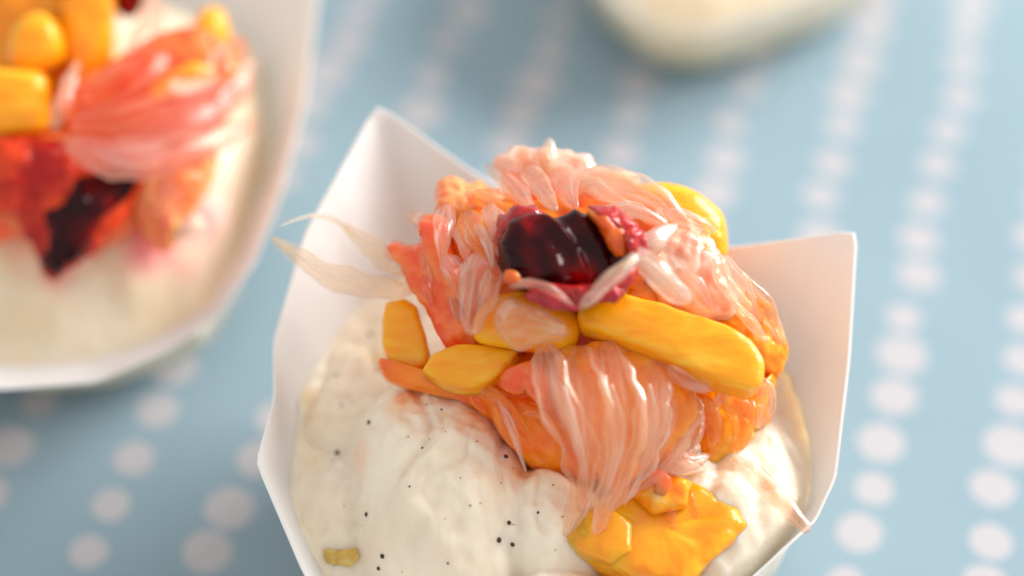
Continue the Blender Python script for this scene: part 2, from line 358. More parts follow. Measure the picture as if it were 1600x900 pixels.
def cream_mesh(cup, edge_h, hfun, label, mat_, nr=90, thick=True):
    m = cup['m']; sub = 3; cols = []
    for i in range(m):
        a = cup['wall'](i, edge_h(i)); b = cup['wall']((i+1) % m, edge_h((i+1) % m))
        for s in range(sub): cols.append(a+(b-a)*s/sub)
    cols = np.array(cols); nc = len(cols); rings = []
    for r in range(nr+1):
        t = 1 - r/nr*0.995; row = []
        for q in cols:
            x = cup['c'][0] + (q[0]-cup['c'][0])*t*0.995; y = cup['c'][1] + (q[1]-cup['c'][1])*t*0.995
            z = hfun(x, y, t, q[2]); row.append((x, y, z))
        rings.append(np.array(row))
    V, F = ringmesh([rings[0]*np.array([.9, .9, 0])+np.array([cup['c'][0]*.1, cup['c'][1]*.1, 0.4])] + rings)
    V = np.array(V)
    org = (cup['c'][0], cup['c'][1], 0.4)
    o = mesh_obj('vanilla_cream', V, F, mat_, None, org)
    tag(o, label, 'cream', 'vanilla cream fillings')
    bvh = BVHTree.FromPolygons([Vector(v) for v in V], F)
    return o, bvh, org
def smax(a, b, k=0.25):
    h = max(k-abs(a-b), 0)/k; return max(a, b) + h*h*k*0.25

RIM = [(590, 163, 4.9), (760, 285, 4.1), (960, 372, 3.7), (1140, 388, 4.1), (1337, 360, 4.7), (1325, 560, 3.9), (1303, 745, 3.3), (1272, 812, 3.1),
       (1170, 905, 2.9), (1020, 1010, 2.8), (820, 1065, 2.8), (620, 1040, 2.85), (482, 905, 3.0), (404, 722, 3.6), (431, 622, 3.45), (430, 535, 3.6), (478, 365, 4.2)]
cup1 = make_cup(RIM, 2.0, 'white folded paper cup with pointed corners holding the sharp dessert in front')
# cream of the front cup
def lobe(x, y, cx, cy, a, b, rot, top, pw=2.2):
    dx, dy = x-cx, y-cy; c, s = math.cos(rot), math.sin(rot)
    u, v = (dx*c+dy*s)/a, (-dx*s+dy*c)/b; r = (u*u+v*v)**.5
    return top*(1 - r**pw) if r < 1.6 else -9
L1 = P(690, 730, 3.4); L2 = P(1090, 760, 3.0); L3 = P(850, 945, 2.6); L5 = P(860, 800, 3.1); L4 = P(640, 380, 3.4); LM = P(950, 560, 3.0)
def h1(x, y, t, ze):
    p = (x, y, 0)
    z = ze - 0.15 + 0.25*(1-t) + 0.05*fb(p, 1.4, 3)
    z = smax(z, lobe(x, y, LM[0], LM[1]+.3, 2.6, 2.7, 0, 3.9, 2.2), .5)
    z = smax(z, lobe(x, y, L1[0], L1[1]+.15, 1.75, 2.5, .28, 3.75, 3.2) + .07*fb(p, 1.7, 8), .18)
    z = smax(z, lobe(x, y, L2[0]+.35, L2[1]+.2, 1.75, 2.3, -.2, 3.4, 3.4) + .06*fb(p, 1.6, 5), .15)
    z = smax(z, lobe(x, y, L5[0], L5[1], 1.2, 1.5, 0, 3.4, 3.0) + .05*fb(p, 1.8, 6), .2)
    z = smax(z, lobe(x, y, L3[0], L3[1]-.1, 1.7, 1.05, .1, 3.05, 3.2) + .04*fb(p, 2, 6), .06)
    wx, wy = x+.5*nz(p, .9, 11), y+.5*nz(p, .9, 17); q = (wx, wy*.6, 0)
    z += .05*fb(p, 2.2, 1.2, 4) - .08*max(0, .16-abs(nz(q, .9, 5)))/.16 + .05*abs(nz(q, 3, 3)) - .02*max(0, .1-abs(nz(q, 2.1, 9)))/.1 + .03*fb(p, 5, 4, 4)
    f = min(1, max(0, (1-t)/.03)); return (ze-.1)*(1-f) + z*f
cream1, bvh1, corg = cream_mesh(cup1, lambda i: min(2.9, cup1['pts'][i][2]-.5), h1, 'pale vanilla cream flecked with black seeds in the front cup', M['cream'])
def on_cream(px, py, bvh=bvh1):
    r = ray(px, py); hit = bvh.ray_cast(Vector(CAM), Vector(r).normalized())
    return (np.array(hit[0]), np.array(hit[1])) if hit[0] is not None else (P(px, py, 3), np.array([0, 0, 1]))
def blob_geo(c, nrm, r, flat=.5, m=8, k=5, seed=0, jag=.3):
    n = unit(nrm); a = unit(np.cross(n, [0.3, 1, .2])); b = np.cross(n, a); rings = []
    for i in range(k):
        u = math.sin(-1.4+2.8*i/(k-1)); s = (1-u*u)**.5
        rings.append([c + n*u*r*flat + (a*math.cos(6.283*j/m)+b*math.sin(6.283*j/m))*r*s*(1+jag*nz((j*1.3, i*.9, seed), 1)) for j in range(m)])
    return ringmesh(rings)
stained(M['cream'], [(on_cream(x, y)[0]-np.array(corg), r, c, a) for x, y, r, c, a in [
    (560, 715, .45, (.95, .55, .40), .45), (640, 618, .5, (.93, .45, .16), .6), (740, 650, .45, (.93, .42, .12), .6), (825, 740, .45, (.93, .45, .14), .6), (700, 600, .6, (.94, .42, .10), .6),
    (495, 720, .25, (.72, .52, .16), .2), (478, 620, .3, (.78, .62, .34), .5), (590, 560, .3, (.85, .6, .2), .5), (695, 650, .14, (.8, .6, .3), .6), (1130, 720, .35, (.95, .6, .3), .45), (700, 870, .3, (.93, .74, .6), .5)]])
random.seed(21)
TINY = [(random.uniform(470, 880), random.uniform(560, 895), random.uniform(.8, 1.5)) for _ in range(34)]
for i, (px, py, r) in enumerate(TINY + [(578, 522, 3.6), (577, 660, 4.2), (527, 707, 3.8), (573, 804, 4), (598, 869, 4.2), (592, 888, 3.8), (795, 817, 3.6), (779, 844, 4.6), (801, 851, 3.6), (841, 801, 2.4),
        (790, 714, 4.2), (866, 733, 4), (534, 634, 2.6), (526, 585, 2.6), (690, 640, 2), (640, 760, 1.8), (735, 790, 1.8), (700, 880, 2.2), (660, 700, 1.8), (745, 690, 1.6), (1010, 893, 2)]):
    p, n = on_cream(px, py); V, F = blob_geo(p - n*r/130*.3, n, r/130, .5, seed=i*2.1)
    mesh_obj('vanilla_seed', V, F, M['speck'], cream1, corg)

# ------------------------------------------------------------------ builders for fruit
def chunk(name, label, cat, outline, material, group=None, **k):
    V, F, c, nrm = chunk_geo(outline, **k)
    o = mesh_obj(name, V, F, material, None, c - nrm*k.get('thick', .7)); tag(o, label, cat, group); return o
def sac(parent, org, pts, rpx, material, name='juice_sac', pos=H, **k):
    path = [pos(*q) for q in pts]
    V, F, fl = sac_geo(path, rpx/130, seed=random.random()*50, **k)
    return mesh_obj(name, V, F, material, parent, org, flow=fl)
def inside(pt, poly):
    x, y = pt; r = False; n = len(poly)
    for i in range(n):
        x1, y1 = poly[i][:2]; x2, y2 = poly[(i+1) % n][:2]
        if (y1 > y) != (y2 > y) and x < (x2-x1)*(y-y1)/(y2-y1)+x1: r = not r
    return r
def segment(name, label, cat, outline, body, sacs, group=None, n=14, rpx=11, length=60, angle=90, spread=14, lift=.12, fan=None, pos=H, part='flesh', pulp=.055, **k):
    n = int(n*.35)
    if pulp: k = dict(k, pulp=pulp, pdir=angle if not fan else math.degrees(math.atan2(fan[1]-sum(q[1] for q in outline)/len(outline), fan[0]-sum(q[0] for q in outline)/len(outline))), seed=len(label)*1.3)
    """a lump of citrus: a flesh body with separate juice sacs lying over it"""
    V, F, c, nrm = chunk_geo(outline, pos=pos, **k); org = c - nrm*k.get('thick', .7)
    e = empty(name, org); tag(e, label, cat, group)
    mesh_obj(part, V, F, body, e, org)
    xs = [q[0] for q in outline]; ys = [q[1] for q in outline]; cnt = 0; tries = 0; d0 = k.get('d', 0)
    cx, cy = sum(xs)/len(xs), sum(ys)/len(ys)
    while cnt < n and tries < 900:
        tries += 1
        x, y = random.uniform(min(xs), max(xs)), random.uniform(min(ys), max(ys))
        if fan: ang = math.degrees(math.atan2(fan[1]-y, fan[0]-x))
        else: ang = angle
        ang = math.radians(ang + random.uniform(-spread, spread)); l = length*random.uniform(.7, 1.2)/2
        x0, y0, x1, y1 = x-l*math.cos(ang), y-l*math.sin(ang), x+l*math.cos(ang), y+l*math.sin(ang)
        if not (inside((x, y), outline) and inside((x*.35+x0*.65, y*.35+y0*.65), outline) and inside((x*.35+x1*.65, y*.35+y1*.65), outline)): continue
        dl = lift*random.uniform(.1, 1.0)
        rr = ((x-cx)/(max(xs)-min(xs))*2)**2 + ((y-cy)/(max(ys)-min(ys))*2)**2
        dl -= .18*k.get('thick', .7)*min(1, rr)
        bx, by = random.uniform(-7, 7), random.uniform(-5, 5)
        # follow the body's own tilted plane
        def pp(px, py, dd):
            r = ray(px, py); t = np.dot(c-CAM, nrm)/np.dot(r, nrm); return CAM + r*t + nrm*dd
        V2, F2, f2 = sac_geo([pp(x0, y0, dl-.06), pp(x+bx, y+by, dl), pp(x1, y1, dl-.08)], rpx/130*random.uniform(.7, 1.2), flat=.4, seed=random.random()*60)
        mesh_obj('juice_sac', V2, F2, random.choice(sacs), e, org, flow=f2); cnt += 1
    return e, org
G_M = 'mango pieces on the desserts'; G_P = 'pink grapefruit pieces on the desserts'; G_O = 'orange pieces on the desserts'
# hidden core of the heap, so that nothing floats
segment('orange_segment', 'deep orange flesh under the pulp fan, sloping down to the cream', 'orange segment',
        [(590, 555), (660, 585), (740, 575), (800, 540), (880, 545), (960, 560), (990, 640), (960, 740), (885, 745), (830, 728), (790, 690), (740, 635), (660, 612), (600, 590)],
        M['deep'], [M['sac_coral'], M['sac_orange'], M['mango_deep']], G_O, n=26, rpx=9, length=80, fan=(900, 900), d=-.25, thick=.9, lift=.06, tilt=(0, -.1, .3), k=3)
segment('orange_segment', 'wide orange segment buried in the middle of the heap behind the berry', 'orange segment',
        [(700, 330), (850, 300), (1050, 310), (1120, 400), (1150, 520), (1050, 580), (880, 560), (740, 500), (680, 420)],
        M['deep'], [M['sac_coral'], M['sac_orange']], G_O, n=80, rpx=11, length=70, angle=70, spread=40, d=-.5, thick=1.6, lift=.12, k=3, pulp=.11)
segment('orange_segment', 'bright orange segment beneath the right end of the mango strip', 'orange segment',
        [(1085, 590), (1130, 585), (1185, 595), (1222, 570), (1228, 595), (1212, 632), (1208, 655), (1186, 672), (1192, 690), (1160, 712), (1125, 728), (1092, 715), (1075, 680), (1060, 640)],
        M['orange'], [M['sac_orange'], M['orange'], M['sac_peach']], G_O, n=14, rpx=8, length=44, angle=100, spread=30, d=-.05, thick=1.1, lift=.1, tilt=(.25, 0, .1), namp=.07, nf=2.4, pulp=.035)
segment('orange_segment', 'round orange chunk on the right side of the heap above the mango strip end', 'orange segment',
        [(1110, 470), (1125, 440), (1160, 440), (1200, 462), (1228, 500), (1240, 540), (1228, 590), (1200, 590), (1160, 540), (1120, 515)],
        M['orange'], [M['sac_orange'], M['orange'], M['sac_peach']], G_O, n=12, rpx=9, length=46, angle=50, spread=35, d=-.1, thick=1.0, lift=.08, tilt=(.35, 0, .1), namp=.06)
segment('grapefruit_segment', 'salmon pink grapefruit flesh between the berry and the right orange chunk', 'grapefruit segment',
        [(1010, 375), (1050, 355), (1095, 358), (1130, 385), (1150, 425), (1170, 470), (1130, 500), (1080, 492), (1030, 470), (1000, 430)],
        M['pink'], [M['sac_peach'], M['sac_orange']], G_P, n=15, rpx=11, length=56, angle=60, spread=30, d=-.05, thick=.9, lift=.1, tilt=(.2, 0, .1), namp=.05)
chunk('mango_piece', 'curved mango slice at the back right of the heap behind the pale sac', 'mango piece',
      [(985, 290), (1015, 278), (1060, 280), (1105, 300), (1135, 328), (1144, 362), (1140, 400), (1118, 395), (1085, 355), (1030, 330), (990, 318)], M['mango'], G_M, d=-.25, thick=.7, tilt=(.2, .3, 0), namp=.02)
segment('grapefruit_segment', 'speckled orange pink grapefruit chunk left of the berry with ragged top', 'grapefruit segment',
        [(678, 290), (700, 279), (735, 284), (765, 292), (800, 312), (800, 350), (785, 400), (750, 425), (712, 420), (690, 380), (682, 335)],
        M['salmon'], [M['sac_orange'], M['sac_coral'], M['sac_peach']], G_P, n=16, rpx=10, length=50, angle=80, spread=25, d=0, thick=.9, lift=.1, namp=.07, nf=3.5, tilt=(-.1, 0, .1))
segment('grapefruit_segment', 'coral red grapefruit wedge running down the left of the heap', 'grapefruit segment',
        [(645, 345), (665, 335), (690, 345), (705, 400), (735, 440), (745, 510), (765, 545), (720, 560), (690, 545), (665, 500), (640, 455), (620, 420), (600, 395), (608, 378), (640, 385), (655, 370)],
        M['coral'], [M['sac_coral'], M['sac_pink'], M['coral']], G_P, n=16, rpx=10, length=60, angle=78, spread=12, d=.02, thick=.7, lift=.1, namp=.05, tilt=(-.25, -.05, 0))
# back top fan
e, org = segment('grapefruit_segment', 'pale pink grapefruit fan crowning the back of the heap', 'grapefruit segment',
        [(768, 248), (785, 232), (820, 225), (870, 232), (915, 240), (932, 258), (990, 268), (1000, 290), (960, 325), (880, 330), (820, 318), (785, 285)],
        M['pink'], [M['sac_pink'], M['sac_pale'], M['sac_peach']], G_P, n=16, rpx=13, length=80, fan=(880, 420), d=.0, thick=.7, lift=.14, namp=.04, tilt=(0, .1, .1))
sac(e, org, [(760, 256, .2), (790, 290, .25), (830, 335, .2)], 9, M['sac_pale']); sac(e, org, [(925, 300, .2), (900, 262, .28), (912, 240, .2)], 12, M['sac_pale'])
sac(e, org, [(1000, 275, .1), (950, 276, .2), (895, 280, .2)], 9, M['sac_pink'])
# big pale sac to the right of it
e = empty('grapefruit_pulp', H(980, 330)); tag(e, 'large pale leaf shaped pulp sac draped behind the top of the berry', 'grapefruit pulp', G_P); org = H(980, 330)
sac(e, org, [(885, 300, .3), (960, 300, .42), (1030, 325, .36), (1075, 362, .2)], 36, M['sac_pale'], flat=.35, n=20, m=16)
sac(e, org, [(900, 290, .35), (970, 292, .46), (1040, 322, .36)], 14, M['sac_peach'], flat=.5)
sac(e, org, [(935, 330, .35), (990, 330, .46), (1045, 352, .36)], 12, M['sac_pale'], flat=.5)
sac(e, org, [(1040, 330, .3), (1080, 345, .33), (1120, 362, .2)], 12, M['sac_pale'], flat=.6)
sac(e, org, [(985, 385, .25), (1020, 375, .33), (1060, 350, .3)], 17, M['sac_pale'], flat=.5)

# mango pieces
def mango_strip():
    chunk('mango_piece', 'long glossy yellow mango strip lying below the berry to the right', 'mango piece',
      [(900, 485), (928, 462), (975, 458), (1030, 470), (1090, 490), (1140, 508), (1178, 530), (1198, 560), (1194, 598), (1176, 610), (1135, 600), (1085, 580), (1020, 552), (955, 525), (910, 508)],
      M['mango'], G_M, d=.42, thick=.62, tilt=(.1, .1, .45), k=7, namp=.03, nf=2.2, n=90, rings=30, poly=True)
mango_strip()
chunk('mango_piece', 'upright mango piece at the left foot of the heap on the cream', 'mango piece',
      [(595, 500), (602, 472), (632, 463), (650, 474), (660, 510), (672, 548), (668, 572), (645, 580), (612, 570), (598, 545)], M['mango'], G_M, d=.05, thick=.6, k=7, tilt=(-.05, .1, .35), namp=.025, n=80, rings=26, poly=True)
chunk('mango_piece', 'mango wedge lying flat under the coral grapefruit wedge', 'mango piece',
      [(656, 576), (676, 550), (712, 536), (765, 538), (812, 545), (790, 578), (748, 604), (720, 606), (688, 596)], M['mango'], G_M, d=.22, thick=.55, k=6, tilt=(-.1, .15, .4), namp=.03, n=80, rings=26, poly=True)
chunk('mango_piece', 'deep orange mango piece tucked under the berry and the drop shaped sac', 'mango piece',
      [(735, 510), (748, 480), (780, 458), (830, 452), (880, 470), (905, 500), (895, 545), (840, 552), (780, 545), (742, 535)], M['mango_deep'], G_M, d=.1, thick=.7, k=2.6, namp=.02, tilt=(-.1, -.1, .1))
# bottom cube with cut faces
e, org = segment('mango_piece', 'big square cut mango cube at the lower end of the heap on cream', 'mango piece',
        [(884, 842), (905, 805), (960, 765), (1020, 738), (1055, 738), (1105, 765), (1160, 798), (1172, 818), (1140, 850), (1100, 886), (1070, 915), (1020, 905), (955, 880), (905, 858)],
        M['mango_deep'], [M['sac_orange'], M['mango'], M['mango_deep']], G_M, n=14, rpx=6, length=70, angle=95, spread=14, d=.2, thick=1.25, lift=.03, k=9, namp=.035, tilt=(.12, .2, .5), poly=True, part='flesh', pulp=.02)
chunk('mango_piece', 'small cut mango wedge pressed against the left foot of the square cube', 'mango piece',
      [(890, 845), (915, 800), (950, 790), (985, 815), (990, 862), (955, 880), (915, 868)], M['mango_deep'], G_M, d=.26, thick=.7, k=7, tilt=(-.2, .1, .4), namp=.04, n=70, rings=24, poly=True)
chunk('mango_piece', 'upright orange fibre wedge behind the top corner of the square cube', 'mango piece',
      [(985, 770), (1005, 742), (1045, 733), (1078, 748), (1070, 790), (1020, 800)], M['orange'], G_M, d=.3, thick=.6, k=5, tilt=(-.1, .1, .3), namp=.05, n=70, rings=24, poly=True)
sac(e, org, [(1140, 800, .3), (1160, 806, .34), (1180, 815, .25)], 13, M['coral'], name='red_fleck')
sac(e, org, [(1010, 742, .3), (1035, 752, .38), (1020, 790, .3)], 12, M['coral'], name='red_fleck')
sac(e, org, [(1080, 770, .32), (1085, 820, .34), (1072, 880, .28)], 6, M['sac_orange'])
sac(e, org, [(1040, 760, .32), (1050, 820, .34), (1045, 870, .28)], 6, M['sac_orange'])

# the big fan of pulp hanging down the front
e = empty('grapefruit_pulp', H(960, 680)); org = H(960, 680)
tag(e, 'big translucent peach pulp fan hanging down the front of the heap', 'grapefruit pulp', G_P)
V, F, *_ = chunk_geo([(862, 560), (900, 540), (1000, 540), (1070, 585), (1092, 640), (1062, 690), (1005, 740), (960, 765), (935, 740), (905, 700), (880, 640)], d=.28, thick=.5, k=2.2, namp=.05, nf=2, tilt=(0, -.1, .1), pulp=.07); mesh_obj('pulp_body', V, F, M['pulp_body'], e, org)
for pts, r, mm in [
    ([(848, 533, 0.09), (868, 620, .5), (905, 710, .48), (905, 780, .4), (882, 838, .25)], 32, 'sac_peach'),
    ([(905, 543, 0.10), (925, 640, .58), (930, 730, .5), (905, 800, .35)], 34, 'sac_peach'),
    ([(950, 533, 0.10), (975, 640, .6), (968, 730, .52), (930, 838, .3)], 32, 'sac_peach'),
    ([(1005, 548, 0.09), (1020, 640, .52), (1000, 720, .45), (950, 800, .28)], 30, 'clear'),
    ([(1050, 578, 0.06), (1065, 650, .4), (1030, 715, .36), (975, 780, .25)], 30, 'sac_peach'),
    ([(1085, 618, 0.03), (1080, 680, .25), (1045, 730, .25), (1000, 770, .2)], 18, 'clear'),
    ([(880, 600, .6), (900, 680, .68), (915, 745, .52), (915, 800, .35)], 7, 'sac_pale'),
    ([(1015, 600, .55), (1020, 690, .56), (975, 790, .4)], 7, 'sac_pale'),
    ([(955, 600, .66), (968, 690, .66), (940, 790, .45)], 9, 'clear'),
    ([(1055, 620, .5), (1040, 690, .45), (1005, 745, .35)], 6, 'sac_peach')]:
    sac(e, org, pts, r, M[mm], flat=.35, n=22, m=14, tip=.1, blunt=.62, lump=.08)
# thin sacs on the deep orange flesh
e = empty('grapefruit_pulp', H(800, 660)); org = H(800, 660)
tag(e, 'thin loose pulp threads left of the big fan over deep orange flesh', 'grapefruit pulp', G_P)
for pts, r, mm in [([(775, 620, .1), (800, 670, .2), (822, 738, .15)], 6, 'sac_pale'), ([(770, 630, .1), (790, 680, .18), (805, 700, .1)], 8, 'sac_orange'), ([(815, 645, .15), (850, 650, .2), (880, 690, .15)], 6, 'sac_orange'),
                   ([(780, 600, .12), (830, 590, .2), (850, 640, .1)], 22, 'coral'), ([(700, 585, 0), (780, 620, .08), (840, 700, .05)], 10, 'sac_orange')]:
    sac(e, org, pts, r, M[mm])
# small sacs
def loose(label, lst, name='grapefruit_pulp', cat='grapefruit pulp', grp=G_P, **k):
    q = lst[0][0]; q = q[len(q)//2]; org = H(q[0], q[1], q[2]-.2); 
    e = empty(name, org); tag(e, label, cat, grp)
    for pts, r, mm in lst: sac(e, org, pts, r, M[mm], **k)
    return e
loose('blunt peach pulp sac resting on the deep orange mango piece under the berry', [([(782, 510, .5), (820, 505, .62), (885, 522, .4)], 34, 'sac_peach')], n=18, m=16, flat=.7, blunt=.5)
loose('drop shaped pale pink sac with its tip pointing down left of the berry', [([(752, 395, .4), (748, 450, .5), (734, 524, .4)], 34, 'sac_pink'), ([(725, 410, .4), (728, 450, .48), (732, 500, .4)], 10, 'sac_pale'), ([(765, 420, .5), (758, 455, .58), (745, 490, .5)], 9, 'sac_pale')], n=18, m=14, flat=.45, blunt=.62)
loose('narrow upright pale pink sac on the speckled chunk left of the berry', [([(700, 315, .4), (694, 355, .5), (690, 410, .4)], 16, 'sac_pale'), ([(690, 400, .35), (712, 430, .45), (720, 470, .35)], 16, 'sac_pink')], n=16, m=12, flat=.5)
loose('ragged pink knobs at the far left edge of the heap', [([(602, 388, .1), (625, 395, .2), (660, 420, .1)], 16, 'sac_pink'), ([(612, 420, .1), (640, 410, .2), (670, 440, .1)], 15, 'pink'), ([(648, 350, .1), (665, 345, .2), (690, 370, .1)], 14, 'pink'), ([(640, 330, .05), (655, 350, .15), (680, 350, .1)], 10, 'sac_pink')])
loose('pair of pale crossed slivers at the lower right edge of the berry', [([(905, 482, .72), (950, 440, 1.0), (1000, 396, .95)], 11, 'sac_pale'), ([(925, 450, .92), (960, 425, 1.04), (998, 398, 1.0)], 5, 'sac_peach'), ([(985, 385, .6), (1030, 430, .66), (1078, 474, .5)], 19, 'sac_pale'), ([(990, 400, .72), (1030, 425, .75), (1062, 462, .6)], 6, 'sac_pale')], flat=.6, blunt=.8, tip=.3)
loose('pointed peach tip sticking out below the mango strip', [([(1045, 572, .55), (1078, 596, .5), (1130, 605, .3)], 14, 'sac_peach'), ([(1110, 640, .3), (1135, 610, .42), (1150, 590, .3)], 8, 'sac_pale')])
loose('small ragged pink pulp bits above the cut mango cube', [([(1035, 715, .3), (1065, 722, .38), (1110, 712, .3)], 15, 'sac_pink'), ([(1040, 735, .3), (1070, 730, .36), (1100, 735, .3)], 12, 'pink'), ([(1060, 700, .25), (1085, 680, .35), (1090, 660, .25)], 12, 'sac_peach'), ([(1090, 690, .3), (1080, 710, .36), (1050, 705, .3)], 9, 'sac_pale')])
loose('thin pink pulp tail trailing over the cream to the right rim', [([(1140, 712, 3.75), (1180, 742, 3.6), (1222, 785, 3.4), (1264, 832, 3.3)], 12, 'sac_pink')], n=20, pos=lambda x, y, z: P(x, y, z), blunt=.9, tip=.5, flat=.6)
# pale membranes at the left
def Z(px, py, z): return P(px, py, z)
e = empty('citrus_membrane', P(540, 430, 3.9)); org = P(540, 430, 3.9)
tag(e, 'thin pale citrus membrane reaching out over the left cup edge', 'citrus membrane', G_P)
for pts, r, mm in [([(648, 452, 4.3), (590, 448, 4.35), (520, 432, 4.4), (470, 402, 4.5), (423, 370, 4.7)], 20, 'clear'), ([(640, 430, 4.4), (590, 395, 4.45), (535, 350, 4.5)], 17, 'clear'), ([(560, 372, 4.5), (520, 342, 4.6), (480, 338, 4.75), (438, 353, 4.9)], 4, 'clear'), ([(480, 408, 4.55), (450, 388, 4.65), (422, 370, 4.75)], 4, 'clear')]:
    sac(e, org, pts, r, M[mm], pos=Z, flat=.18, n=22, m=12, blunt=.75, tip=.12, name='membrane_strip')

loose('translucent salmon pulp sheets filling the gap left of the berry', [([(725, 330, .42), (745, 370, .55), (760, 410, .5)], 22, 'sac_orange'), ([(760, 320, .45), (775, 355, .58), (778, 400, .5)], 17, 'sac_peach'), ([(735, 305, .35), (770, 318, .5), (800, 335, .45)], 14, 'sac_orange'), ([(742, 350, .5), (762, 380, .6), (770, 420, .55)], 9, 'sac_pale'), ([(715, 350, .4), (725, 385, .5), (735, 415, .45)], 12, 'sac_pink')], flat=.4)
loose('pale pink pulp strands bridging the crown and the berry top', [([(785, 275, .35), (815, 305, .5), (835, 335, .45)], 15, 'sac_pink'), ([(820, 262, .35), (850, 300, .52), (870, 330, .5)], 18, 'sac_pale'), ([(870, 262, .4), (885, 300, .54), (900, 328, .5)], 20, 'sac_pink'), ([(905, 275, .4), (940, 300, .54), (985, 318, .5)], 15, 'sac_pale'), ([(845, 255, .35), (880, 265, .45), (925, 290, .45)], 13, 'clear')], flat=.4)
loose('clear pulp skin lying over the right orange chunk and salmon flesh', [([(1165, 455, .35), (1195, 480, .42), (1215, 515, .32)], 10, 'sac_orange'), ([(1140, 470, .35), (1170, 500, .42), (1200, 535, .32)], 9, 'clear'), ([(1130, 610, .45), (1160, 650, .5), (1150, 710, .35)], 18, 'sac_orange'), ([(1190, 590, .4), (1200, 630, .4), (1185, 670, .3)], 14, 'sac_peach'), ([(1100, 620, .4), (1115, 660, .48), (1110, 700, .38)], 13, 'sac_orange'), ([(1120, 400, .3), (1150, 450, .4), (1190, 500, .3)], 22, 'clear'), ([(1150, 430, .3), (1190, 470, .4), (1225, 540, .25)], 14, 'sac_peach'), ([(1060, 420, .4), (1090, 450, .5), (1115, 490, .42)], 13, 'sac_pink')], flat=.35)
# the dark berry
Bout = [(778, 350), (792, 330), (812, 321), (838, 325), (852, 333), (872, 324), (905, 321), (940, 323), (970, 333), (992, 350), (1008, 375), (1008, 398), (992, 420), (985, 440), (955, 452), (915, 452), (880, 448), (840, 448), (805, 436), (785, 418), (776, 385)]
Bout = [(900+(x-890)*.93, 388+(y-388)*.94) for x, y in Bout]
def bridge(v, c, nrm):
    q = v-c; u = np.dot(q, unit([1, 0, 0])); w_ = np.dot(q, [0, SP, CP]); front = np.dot(q, nrm)
    r = math.hypot(u+1.1, (w_+.75)*.9) + .05*nz(v, 1.6, 4)
    return (.075*(1-abs(math.sin(r*12.5)))**1.1 - .02)*min(1, max(0, .85+u*.6))*(1 if front > -.6 else 0)
V, F, c, nrm = chunk_geo(Bout, d=.62, thick=.9, k=3.4, namp=.03, nf=2.0, n=130, tilt=(.27, .22, .1), ridges=bridge, rings=60)
org = c-nrm*.8; e = empty('berry', org); tag(e, 'glossy dark red berry half with ridged skin on top of the front dessert', 'berry', 'dark red berries on the desserts')
mesh_obj('berry_skin', V, F, M['berry'], e, org)
V, F, *_ = chunk_geo([(918, 330), (940, 328), (968, 345), (985, 372), (982, 395), (965, 402), (950, 385), (935, 358)], d=.9, thick=.5, k=2.4, namp=.04, nf=6, tilt=(0, -.05, .12)); mesh_obj('orange_flesh', V, F, M['berry_orange'], e, org)
V, F, *_ = chunk_geo([(922, 323), (950, 322), (980, 338), (1002, 362), (1012, 380), (1008, 402), (990, 412), (982, 398), (980, 370), (962, 345), (935, 332)], d=.9, thick=.5, k=2.6, namp=.07, nf=7, n=70, tilt=(0, -.05, .12)); mesh_obj('bumpy_rim', V, F, M['berry_red'], e, org)
V, F, *_ = chunk_geo([(785, 330), (810, 320), (850, 331), (846, 350), (815, 352), (790, 372), (782, 420), (773, 400), (774, 360)], d=.70, thick=.45, k=2.4, namp=.07, nf=6, n=60, tilt=(0, -.05, .12)); mesh_obj('red_rim', V, F, M['berry_red'], e, org)
V, F, *_ = chunk_geo([(800, 436), (850, 440), (905, 446), (960, 440), (1000, 415), (995, 440), (972, 470), (955, 472), (935, 462), (905, 488), (875, 482), (840, 462)], d=.58, thick=.4, k=2.4, namp=.05, nf=5, n=60, tilt=(0, -.2, .1)); mesh_obj('torn_underside', V, F, M['berry_red'], e, org)
V, F, *_ = chunk_geo([(938, 470), (945, 452), (965, 445), (978, 455), (970, 466), (962, 474), (950, 472)], d=.66, thick=.3, k=2.2, namp=.06, nf=8); mesh_obj('purple_tip', V, F, M['berry_purple'], e, org)
for pts, r, mm in [([(795, 446, .72), (845, 445, .84), (897, 478, .7)], 8, 'sac_pink'), ([(820, 462, .6), (860, 468, .72), (905, 485, .6)], 12, 'berry_purple'), ([(788, 428, .7), (800, 432, .8), (815, 440, .7)], 12, 'berry_orange'), ([(900, 455, .7), (930, 465, .75), (950, 445, .7)], 9, 'berry_red')]:
    sac(e, org, pts, r, M[mm], name='pulp_thread')

# crumbs in the front cup
p, n = on_cream(532, 868)
V, F = [], []
o = chunk('cake_crumb', 'small mustard yellow sponge crumb between cream and paper at lower left', 'crumb',
      [(508, 858), (530, 860), (557, 856), (557, 880), (535, 885), (512, 880)], M['crumb'], 'crumbs beside the cream', pos=lambda x, y, d: on_cream(x, y)[0] - unit(ray(x, y))*.05, thick=.22, k=4, namp=.03, nf=8)

